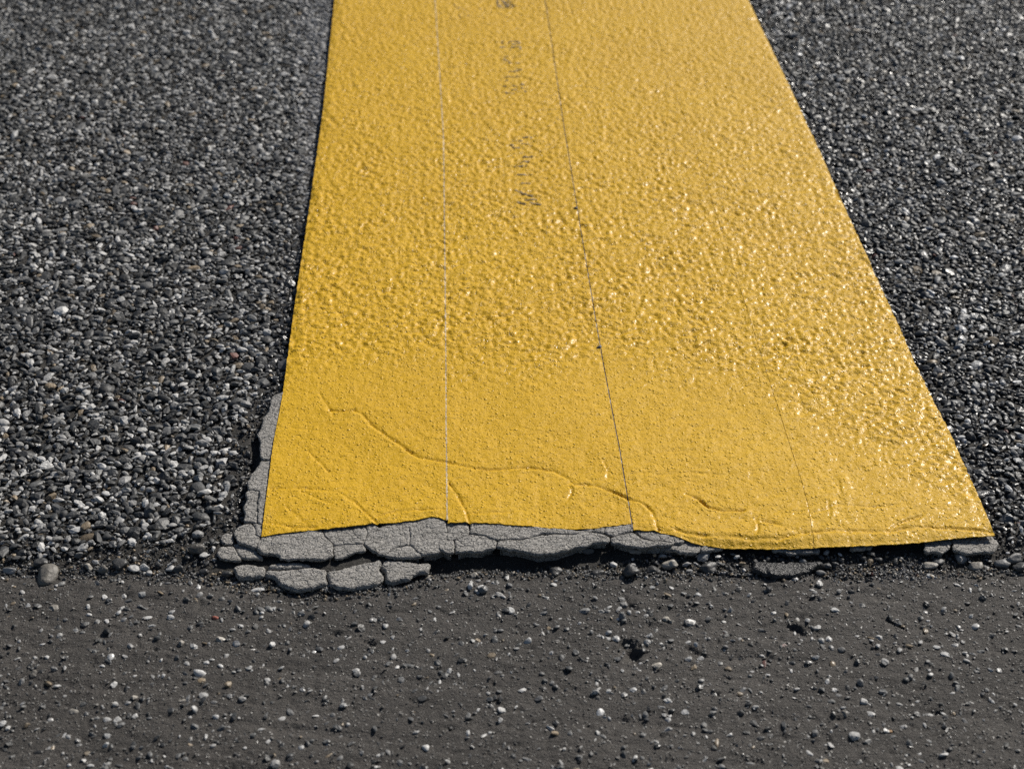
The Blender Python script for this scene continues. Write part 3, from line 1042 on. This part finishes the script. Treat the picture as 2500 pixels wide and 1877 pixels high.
ex = lambda p: p
SLABS = [
    c4([(1915, 150), (1830, 190), (1815, 290), (1780, 330), (1765, 400), (1740, 440), (1755, 520), (1760, 610), (1900, 610), (1960, 300)]),
    c4([(1765, 615), (1740, 660), (1700, 705), (1672, 770), (1668, 815), (1810, 822), (1860, 620)]),
    c1([(515, 322), (608, 325), (608, 600), (500, 588), (490, 480), (515, 430)]),
    c1([(612, 328), (740, 325), (700, 608), (610, 604)]),
    c1([(480, 602), (560, 612), (585, 640), (585, 700), (632, 718), (590, 803), (520, 790), (440, 760), (415, 700), (430, 640)]),
    c1([(570, 610), (700, 606), (700, 700), (640, 716), (588, 698), (588, 640)]),
    c1([(310, 700), (370, 680), (412, 705), (400, 778), (340, 775), (300, 740)]),
    c1([(290, 800), (400, 788), (440, 850), (475, 905), (440, 912), (300, 895), (262, 850)]),
    c1([(400, 775), (435, 762), (560, 800), (620, 845), (662, 885), (640, 900), (480, 895), (440, 845)]),
    c1([(590, 806), (632, 715), (760, 690), (900, 660), (1140, 655), (1195, 740), (1235, 778), (1240, 880), (1150, 905), (1000, 890), (900, 898), (800, 890), (790, 860), (640, 845)]),
    c1([(1145, 655), (1300, 610), (1500, 590), (1510, 700), (1490, 772), (1238, 775), (1200, 740)]),
    c1([(1240, 780), (1490, 778), (1515, 828), (1380, 850), (1300, 890), (1250, 895)]),
    c1([(1505, 590), (1590, 580), (1605, 640), (1870, 560), (1872, 640), (1870, 780), (1760, 790), (1720, 815), (1650, 870), (1560, 830), (1495, 772), (1512, 700)]),
    c1([(1605, 575), (1870, 540), (2180, 520), (2180, 700), (2190, 800), (2120, 840), (1990, 865), (1870, 780), (1874, 640)]),
    c1([(1725, 820), (1765, 795), (1870, 785), (1985, 862), (1900, 885), (1700, 880), (1655, 870)]),
    c2([(315, 580), (490, 580), (490, 695), (370, 738), (300, 742), (310, 650)]),
    c2([(240, 745), (368, 740), (368, 845), (300, 850), (235, 820)]),
    c2([(500, 590), (900, 605), (1150, 640), (1520, 670), (1500, 672), (1350, 690), (1110, 682), (960, 733), (720, 735), (620, 700), (495, 690)]),
    c2([(375, 742), (500, 700), (620, 704), (718, 740), (720, 800), (600, 832), (380, 838)]),
    c2([(725, 742), (960, 738), (1110, 690), (1370, 697), (1440, 668), (1530, 678), (1665, 712), (1665, 750), (1560, 762), (1380, 800), (1200, 850), (1050, 855), (900, 830), (728, 800)]),
    c2([(1400, 610), (1620, 605), (1625, 692), (1530, 672), (1450, 662)]),
    c2([(1628, 605), (1855, 590), (1850, 668), (1700, 702), (1630, 685)]),
    c2([(1670, 712), (1700, 706), (1850, 678), (1980, 745), (2200, 760), (2150, 782), (1930, 800), (1760, 780), (1675, 760)]),
    c2([(1855, 660), (1960, 655), (2212, 700), (2290, 745), (2260, 765), (2200, 758), (1985, 742)]),
    c3([(90, 520), (150, 515), (285, 520), (270, 600), (200, 622), (60, 590), (50, 560)]),
    c3([(285, 525), (400, 545), (410, 572), (340, 600), (275, 600)]),
    c3([(700, 555), (980, 550), (985, 600), (880, 615), (780, 606), (720, 595)]),
    c3([(1165, 545), (1300, 540), (1295, 578), (1240, 590), (1175, 590)]),
    c3([(1600, 530), (1775, 520), (1765, 585), (1740, 612), (1640, 612), (1608, 580)]),
    c3([(1780, 520), (2035, 505), (2058, 560), (2040, 600), (1930, 615), (1850, 612), (1780, 590)]),
]
mark = bpy.data.objects.new('old_marking', None)
COL.objects.link(mark)
mark['label'] = 'cracked grey old road marking showing along the lower and left edges of the yellow tape'
mark['category'] = 'road marking'
for i, pl in enumerate(SLABS):
    zt = -.0001
    zt += .0003 * math.sin(i * 2.4)
    if i >= 24: zt = -.0024
    if i in (6, 7, 8): zt = -.0022
    if i in (11, 14): zt = -.0006
    me = slab_mesh('marking_slab', pl, zt, -.0105, 300 + i, gap_amp=.0009 if i < 24 else .0019)
    add('slab', me, M_MARK, mark)
# thick body of the marking below the tape (seen only edge-on under the tape's overhang)
bd = [(668, 985), (655, 1250), (720, 1303), (1000, 1262), (1500, 1275), (1640, 1290), (2000, 1312), (2400, 1295), (2300, 1110), (1500, 900), (800, 905)]
me = slab_mesh('marking_bed', bd, -.0022, -.0085, 400, res=.004, R=.001)
add('bed', me, M_MARK, mark)

FRAG = [
    (c1([(410, 965), (500, 937), (600, 945), (668, 962), (665, 1028), (560, 1045), (450, 1048), (420, 1015)]), 'small oval grey marking fragment, leftmost of the loose row below the marking'),
    (c1([(690, 950), (780, 925), (900, 915), (1000, 925), (1072, 947), (1000, 968), (900, 975), (690, 982)]), 'thin flat grey marking sliver lying behind the two biggest loose fragments'),
    (c1([(665, 992), (780, 988), (900, 982), (1000, 975), (1100, 962), (1180, 982), (1195, 1095), (1080, 1125), (950, 1142), (850, 1125), (790, 1100), (760, 1050), (670, 1030)]), 'big grey marking fragment left of the open notch in the loose row'),
    (c1([(1190, 1000), (1280, 985), (1380, 945), (1500, 930), (1640, 895), (1650, 940), (1620, 975), (1660, 1050), (1590, 1100), (1470, 1125), (1350, 1142), (1210, 1112), (1210, 1075), (1195, 1040)]), 'longest grey marking fragment in the middle of the loose row'),
    (c1([(1645, 945), (1655, 905), (1800, 905), (1880, 922), (2040, 930), (2035, 1000), (1960, 1010), (1850, 1060), (1720, 1092), (1668, 1060), (1670, 995), (1640, 975)]), 'pointed grey marking fragment at the right end of the loose row'),
]
for pl, lab in FRAG:
    me = slab_mesh('marking_fragment', pl, -.0028, -.0082, 500 + len(lab), R=.0018)
    add('marking_fragment', me, M_MARK, None, None, lab, 'road marking', 'loose fragments of the old grey marking')

lump = c3([(570, 692), (600, 652), (700, 668), (830, 660), (920, 665), (1020, 655), (1012, 682), (930, 712), (840, 740), (730, 756), (640, 736), (590, 712)])
me = slab_mesh('tar_lump', lump, -.0030, -.0082, 610, rough=2.6, R=.002, gap_amp=.0012)
add('asphalt_lump', me, M_LUMP, None, None, 'black knobbly half-moon lump of asphalt lying below the right half of the tape', 'asphalt lump')

# ------------------------------------------------------------------ the four yellow tapes
def tape(k, gapl, gapr, dz, lab):
    nu = 134
    ymax = 1.85
    tt = [0.0]
    while tt[-1] < 1.0:
        yy = .69 + tt[-1]
        st = .00085 + .0011 * max(0, (yy - .69) / .72) if yy < 1.47 else .006
        tt.append(tt[-1] + st)
    tt = np.array(tt)
    u = np.linspace(0, 1, nu)
    # border x depends on y; y starts at the torn end
    Yb = np.zeros((len(tt), nu)); Xb = np.zeros_like(Yb)
    ye = np.full(nu, .70)
    for _ in range(4):
        xl = bx(k, ye) + gapl; xr = bx(k + 1, ye) - gapr
        ye = yend(k, xl + (xr - xl) * u)
    base = ye.mean()
    for i, t_ in enumerate(tt):
        wgt = math.exp(-t_ / .03)
        Yb[i] = base + t_ + (ye - base) * wgt
        xl = bx(k, Yb[i]) + gapl; xr = bx(k + 1, Yb[i]) - gapr
        Xb[i] = xl + (xr - xl) * u
    ed = .00018 * perlin(Yb * 260, Yb * 0 + k, 51)
    Xb[:, 0] += ed[:, 0]; Xb[:, -1] += ed[:, -1]
    Z = tape_h(Xb, Yb) + dz
    de = np.broadcast_to(tt[:, None], Z.shape)
    # outer long edges hang down a touch between the stones; the torn end curls down
    if k == 0:
        Z -= .0007 * np.exp(-((Xb - Xb[:, :1]) / .003) ** 2) * sstep(.3, .8, rough_mask(Xb, Yb))
    if k == 3:
        Z -= .0007 * np.exp(-((Xb[:, -1:] - Xb) / .003) ** 2) * sstep(.6, .9, rough_mask(Xb, Yb))
    pxx, _, _ = P(Xb[0], Yb[0])
    curl = np.interp(pxx, [600, 1500, 1640, 1720, 1900, 2000, 2200, 2430], [.0003, .0003, .0005, .0028, .0026, .0016, .0011, .0006])
    Z -= curl[None, :] * np.exp(-(de / .0042) ** 2)
    nr = len(tt)
    V = np.stack([Xb, Yb, Z], -1)
    th = .00045
    F = [grid_faces(nr, nu)]
    verts = [V.reshape(-1, 3)]
    off = nr * nu
    for line, flip in ((V[:, 0], False), (V[:, -1], True), (V[0], True)):
        low = line.copy(); low[:, 2] -= th
        if line is not V[0]:
            pass
        nn = len(line)
        verts.append(line.copy()); verts.append(low)
        i = np.arange(nn - 1) + off
        f = np.stack([i, i + 1, i + 1 + nn, i + nn], -1)
        F.append(f[:, ::-1] if flip else f)
        off += 2 * nn
    me = mesh_from('marking_tape', np.concatenate(verts), np.concatenate(F))
    av = np.concatenate(verts)
    if len(me.vertices) == len(av):
        setattr_pt(me, 'rough', 'FLOAT', np.clip(rough_mask(av[:, 0], av[:, 1]), 0, 1))
    return add('marking_tape', me, M_TAPE, None, None, lab, 'marking tape', 'yellow tapes laid side by side')


def ribbon(pts, w, zf, dens=1.0, seed=0, step=.0007):
    V, Fs = [], []
    r = np.random.default_rng(seed)
    for line in pts:
        o = []
        for a_, b__ in zip(line[:-1], line[1:]):
            L = np.hypot(*(b__ - a_)); nn = max(1, int(L / step))
            for q in range(nn):
                o.append(a_ + (b__ - a_) * q / nn)
        o.append(line[-1]); o = np.array(o)
        tn = np.gradient(o, axis=0); tn /= np.hypot(tn[:, 0], tn[:, 1])[:, None] + 1e-12
        nx = np.stack([-tn[:, 1], tn[:, 0]], -1)
        ww = w * (.75 + .5 * r.uniform(0, 1, len(o)))[:, None]
        cols_ = [o + nx * ww * q for q in (-.5, 0, .5)]
        b0 = len(V)
        for i in range(len(o)):
            for cc in cols_:
                V.append((cc[i][0], cc[i][1]))
        for i in range(len(o) - 1):
            if r.uniform() > dens: continue
            q = b0 + i * 3
            Fs += [(q, q + 3, q + 4, q + 1), (q + 1, q + 4, q + 5, q + 2)]
    V = np.array(V)
    z = zf(V[:, 0], V[:, 1])
    return mesh_from('ribbon', np.column_stack([V, z]), Fs)


t1 = tape(0, .0000, .00030, .0, 'leftmost of the four yellow tapes, its outer edge against grey cracked marking')
t2 = tape(1, .00030, .00036, .00004, 'yellow tape with faded grey print, between the pale seam and the dark seam')
t3 = tape(2, .00036, .00012, .0, 'plain yellow tape just right of the dark seam, its torn end drooping')
t4 = tape(3, .00012, .0000, .00007, 'rightmost yellow tape, sparkling with glints beside the dark polished stones')

# seams: adhesive and dirt squeezed between the tapes
for tp, k, mt, ww, dz in ((t1, 1, M_SEAM_L, .0010, .00002), (t3, 2, M_SEAM_D, .0011, -.00030)):
    yy = np.arange(ENDS[k][0][1] + .002, 1.5, .002)
    line = np.stack([bx(k, yy), yy], -1)
    me = ribbon([line], ww, lambda X, Y: tape_h(X, Y) + dz + .00022 * perlin(X * 500, Y * 500, 71), 1, 5)
    add('seam', me, mt, tp)

# faded print on the second tape
k1 = lambda p: Wl(crop(p, 1180, 80, 9.227), TAPE_Z)
k2 = lambda p: Wl(crop(p, 1200, 300, 6.92), TAPE_Z)
k3 = lambda p: Wl(crop(p, 1080, 0, 10.05), TAPE_Z)
ST_ = [
    k1([(400, 250), (440, 200), (520, 205)]), k1([(400, 262), (480, 265)]), k1([(570, 250), (600, 212), (800, 215), (825, 255), (650, 275)]),
    k1([(630, 335), (830, 335), (845, 400)]), k1([(580, 390), (660, 390)]), k1([(370, 350), (510, 332)]),
    k1([(470, 548), (570, 546)]), k1([(650, 555), (850, 545)]), k1([(455, 600), (560, 645), (640, 690)]), k1([(560, 690), (640, 690)]), k1([(730, 690), (905, 680)]),
    k1([(570, 885), (700, 885), (820, 850), (900, 850)]), k1([(465, 1020), (560, 1000), (700, 1005), (860, 990)]), k1([(485, 1100), (560, 1090)]),
    k1([(455, 1200), (530, 1235)]), k1([(600, 1190), (770, 1225)]), k1([(840, 1165), (930, 1190)]), k1([(620, 1295), (770, 1290)]),
    k1([(490, 1330), (530, 1365), (740, 1375)]), k1([(930, 1310), (970, 1355)]), k1([(850, 1250), (900, 1270)]),
    k2([(360, 250), (440, 255)]), k2([(530, 250), (690, 250)]), k2([(355, 312), (545, 315)]), k2([(330, 370), (370, 430), (480, 430)]),
    k2([(505, 355), (600, 370), (700, 400)]), k2([(530, 600), (550, 575), (700, 580)]), k2([(505, 660), (650, 660)]), k2([(450, 680), (510, 702)]),
    k2([(380, 740), (600, 740)]), k2([(390, 888), (710, 882)]), k2([(500, 1030), (660, 1030)]), k2([(400, 1145), (560, 1210), (700, 1250)]),
    k2([(560, 1310), (800, 1300)]), k2([(640, 1345), (840, 1400)]), k2([(430, 1340), (570, 1390)]),
    k3([(1350, -40), (1355, 100), (1380, 180), (1700, 190), (1800, 150)]), k3([(1480, 20), (1580, 70), (1800, 50)]), k3([(1400, 110), (1600, 130), (1700, 100)]),
    k3([(1420, -20), (1500, 60), (1640, 170)]), k3([(1400, 150), (1560, 80)]), k3([(1600, -20), (1640, 30)]), k3([(1690, 120), (1790, 170)]),
]
for g0, g1 in ((0, 6), (6, 11), (11, 14), (14, 21), (21, 26), (26, 31), (31, 33), (33, 36), (36, len(ST_))):
    me = ribbon(ST_[g0:g1], .0016, lambda X, Y: tape_h(X, Y) + .00036, .9, 9 + g0, .0009)
    add('printed_mark', me, M_INK, t2)
RING = [k3([(280, 120), (330, 210), (480, 200), (540, 260)]), k3([(420, 360), (400, 420), (480, 440)]), k3([(600, 290), (650, 280)]), k3([(600, 400), (660, 410)]),
        k3([(470, 530), (540, 540)]), k3([(900, 230), (950, 230)])]
me = ribbon(RING, .0014, lambda X, Y: tape_h(X, Y) + .00016, .6, 10, .0009)
add('printed_mark', me, M_INK, t1)

# ------------------------------------------------------------------ loose stones along the joint, each a thing of its own
LOOSE = [
    (112, 1402, 62, .85, .16, 1, 0, 1, 'large brownish grey pebble lying at the joint, farthest left of the big ones', 'grey'),
    (100, 1378, 34, .8, .05, 0, 0, 0, 'dark stone pressed against the back of the large brownish pebble', ''),
    (22, 1391, 32, .5, .34, 0, 0, 0, 'flat pale stone at the left border, beside the large brownish pebble', ''),
    (217, 1386, 28, .6, .40, 1, 0, 0, 'cream coloured stone with a white top, next right of the large brownish pebble', ''),
    (253, 1392, 34, .6, .20, 1, 0, 0, 'tan rounded stone touching the left end of the dark rock at the joint', ''),
    (293, 1381, 46, .7, .045, 0, 0, 1, 'dark angular rock at the joint with a tan stone on its left', ''),
    (326, 1389, 28, .8, .40, 0, 0, 0, 'whitish stone touching the right end of the dark rock', ''),
    (350, 1385, 30, .7, .46, 0, 0, 0, 'knobbly white stone, second to the right of the dark rock', ''),
    (366, 1396, 18, .8, .35, 0, 0, 0, 'small white pebble in front of the knobbly white stone', ''),
    (412, 1385, 24, .9, .48, 0, 0, 0, 'bright white stone leaning on a dark round one', ''),
    (439, 1389, 34, .8, .05, 0, 0, 0, 'dark round stone beside the bright white one', ''),
    (500, 1395, 24, .8, .06, 0, 0, 0, 'small dark stone halfway between the dark round stone and the grey fragments', ''),
    (553, 1403, 30, .6, .05, 0, 0, 0, 'dark stone just left of the leftmost grey marking fragment', ''),
    (484, 1348, 42, .7, .09, 1, 0, 1, 'grey brown stone left of the cracked corner of the old marking', ''),
    (487, 1314, 30, .8, .30, 0, 0, 0, 'pale topped stone just above the grey brown one by the old marking corner', ''),
    (1048, 1401, 18, .8, .34, 1, 0, 0, 'small tan pebble touching the right tip of the grey fragments', ''),
    (1157, 1400, 18, .9, .36, 1, 0, 0, 'small tan white pebble standing alone below the middle of the tape', ''),
    (1357, 1391, 30, .9, .035, 0, 0, 1, 'black angular stone below the tape, first left of the three dark stones', ''),
    (1458, 1390, 32, .8, .035, 0, 0, 1, 'middle one of the three dark stones below the dark seam', ''),
    (1538, 1394, 50, .75, .045, 0, 0, 1, 'biggest dark stone, bluish, right below the dark seam', ''),
    (1599, 1385, 46, .5, .05, 0, 0, 1, 'flat dark stone between the biggest dark stone and the tan one', ''),
    (1639, 1371, 40, .6, .40, 1, 0, 1, 'tan and white stone right of the flat dark stone', ''),
    (1549, 1345, 28, .7, .30, 1, 0, 0, 'tan chip lodged in the shadow under the old marking edge', ''),
    (1436, 1343, 28, .5, .10, 0, 0, 0, 'grey brown chip under the edge of the old marking, left of the tan chip', ''),
    (1618, 1352, 20, .7, .38, 0, 0, 0, 'small whitish stone just above the tan and white stone', ''),
    (1685, 1387, 20, .6, .22, 0, 0, 0, 'small grey stone between the tan and white stone and the dark flat one', ''),
    (1734, 1379, 44, .6, .055, 0, 0, 1, 'dark slate coloured stone left of the half-moon asphalt lump', ''),
    (2005, 1397, 24, .5, .16, 0, 0, 0, 'small grey chip at the right tip of the asphalt lump', ''),
    (2272, 1369, 34, .8, .34, 1, 0, 1, 'creamy stone under the right end of the tape', ''),
    (2292, 1366, 26, .9, .10, 0, 0, 0, 'grey glossy stone touching the right side of the creamy one', ''),
    (2383, 1372, 36, .8, .28, 1, 0, 1, 'pinkish grey stone below the lower right corner of the tape', ''),
    (2412, 1379, 26, .9, .05, 0, 0, 0, 'dark round stone right of the pinkish grey one', ''),
    (2449, 1369, 38, .8, .22, 0, 0, 1, 'light grey stone, first of the cluster at the right border', ''),
    (2478, 1357, 44, .6, .18, 0, 0, 1, 'large polished grey stone at the back of the right border cluster', ''),
    (2490, 1382, 42, .7, .07, 0, 0, 1, 'dark grey stone in front at the right border', ''),
    (1405, 508, 15, .6, .07, 0, 1, 0, 'tiny bluish dark stone stuck to the dark seam, upper part of the tape', ''),
    (1463, 846, 13, .7, .20, 0, 1, 0, 'tiny grey stone in the dark seam, halfway down the tape', ''),
]
for i, (px, py, L, asp, tone, warm, ontape, big, lab, _) in enumerate(LOOSE):
    me = stone_mesh('stone_shape', 900 + i, 3, 6 + i % 4, .0, False, .012)
    z0 = TAPE_Z if ontape else -.0060
    w = Wl([(px, py)], z0 + (.002 if big else .001))[0]
    _, _, dp = P(w[0], w[1])
    a = L * .5 * dp / F_PX * 1.12
    wy = a * min(1, asp * 1.15)
    h = a * (.62 if big else .6)
    gz = TAPE_Z if ontape else (binder_z(np.array([w[0]]), np.array([w[1]]))[0] if w[1] > yj(w[0]) else fine_z(np.array([w[0]]), np.array([w[1]]))[0])
    o = add('loose_stone', me, None, None, None, lab, 'stone', 'loose stones along the joint' if not ontape else None)
    o.location = (w[0], w[1], gz + h * .55)
    o.rotation_euler = (random.uniform(-.2, .2), random.uniform(-.2, .2), random.uniform(-.35, .35)) if i else (0, .1, .15)
    o.scale = (a, wy, h)
    cc = np.array(warmc[warm]) * tone
    o['scol'] = [float(q) for q in cc] + [1.0]
    o['gloss'] = .45 if tone < .1 else .25

# sparkling glass grit spilled right of the asphalt lump
n = 900
w = Wl([(2202, 1390)], -.006)[0]
ex_, ey_ = RNG.normal(0, 1, n), RNG.normal(0, 1, n)
x = w[0] + ex_ * .0085; y = w[1] + ey_ * .0050
s = RNG.uniform(.0002, .00048, n)
zz = np.where(y > yj(x), binder_z(x, y), fine_z(x, y))
c = RNG.uniform(.10, .32, (n, 1)) * np.array([[.97, .98, 1.06]])
D = dict(p=np.stack([x, y, zz + s * .3], -1), v=RNG.integers(0, 30, n).astype(np.int32), r=RNG.uniform(0, 6.28, (n, 3)),
         s=np.stack([s, s, s * .7], -1), c=c, g=np.ones(n))
stuff_stones('glass_grit', D, None, 'patch of glinting bluish grit on the ground under the right part of the tape', 'grit')
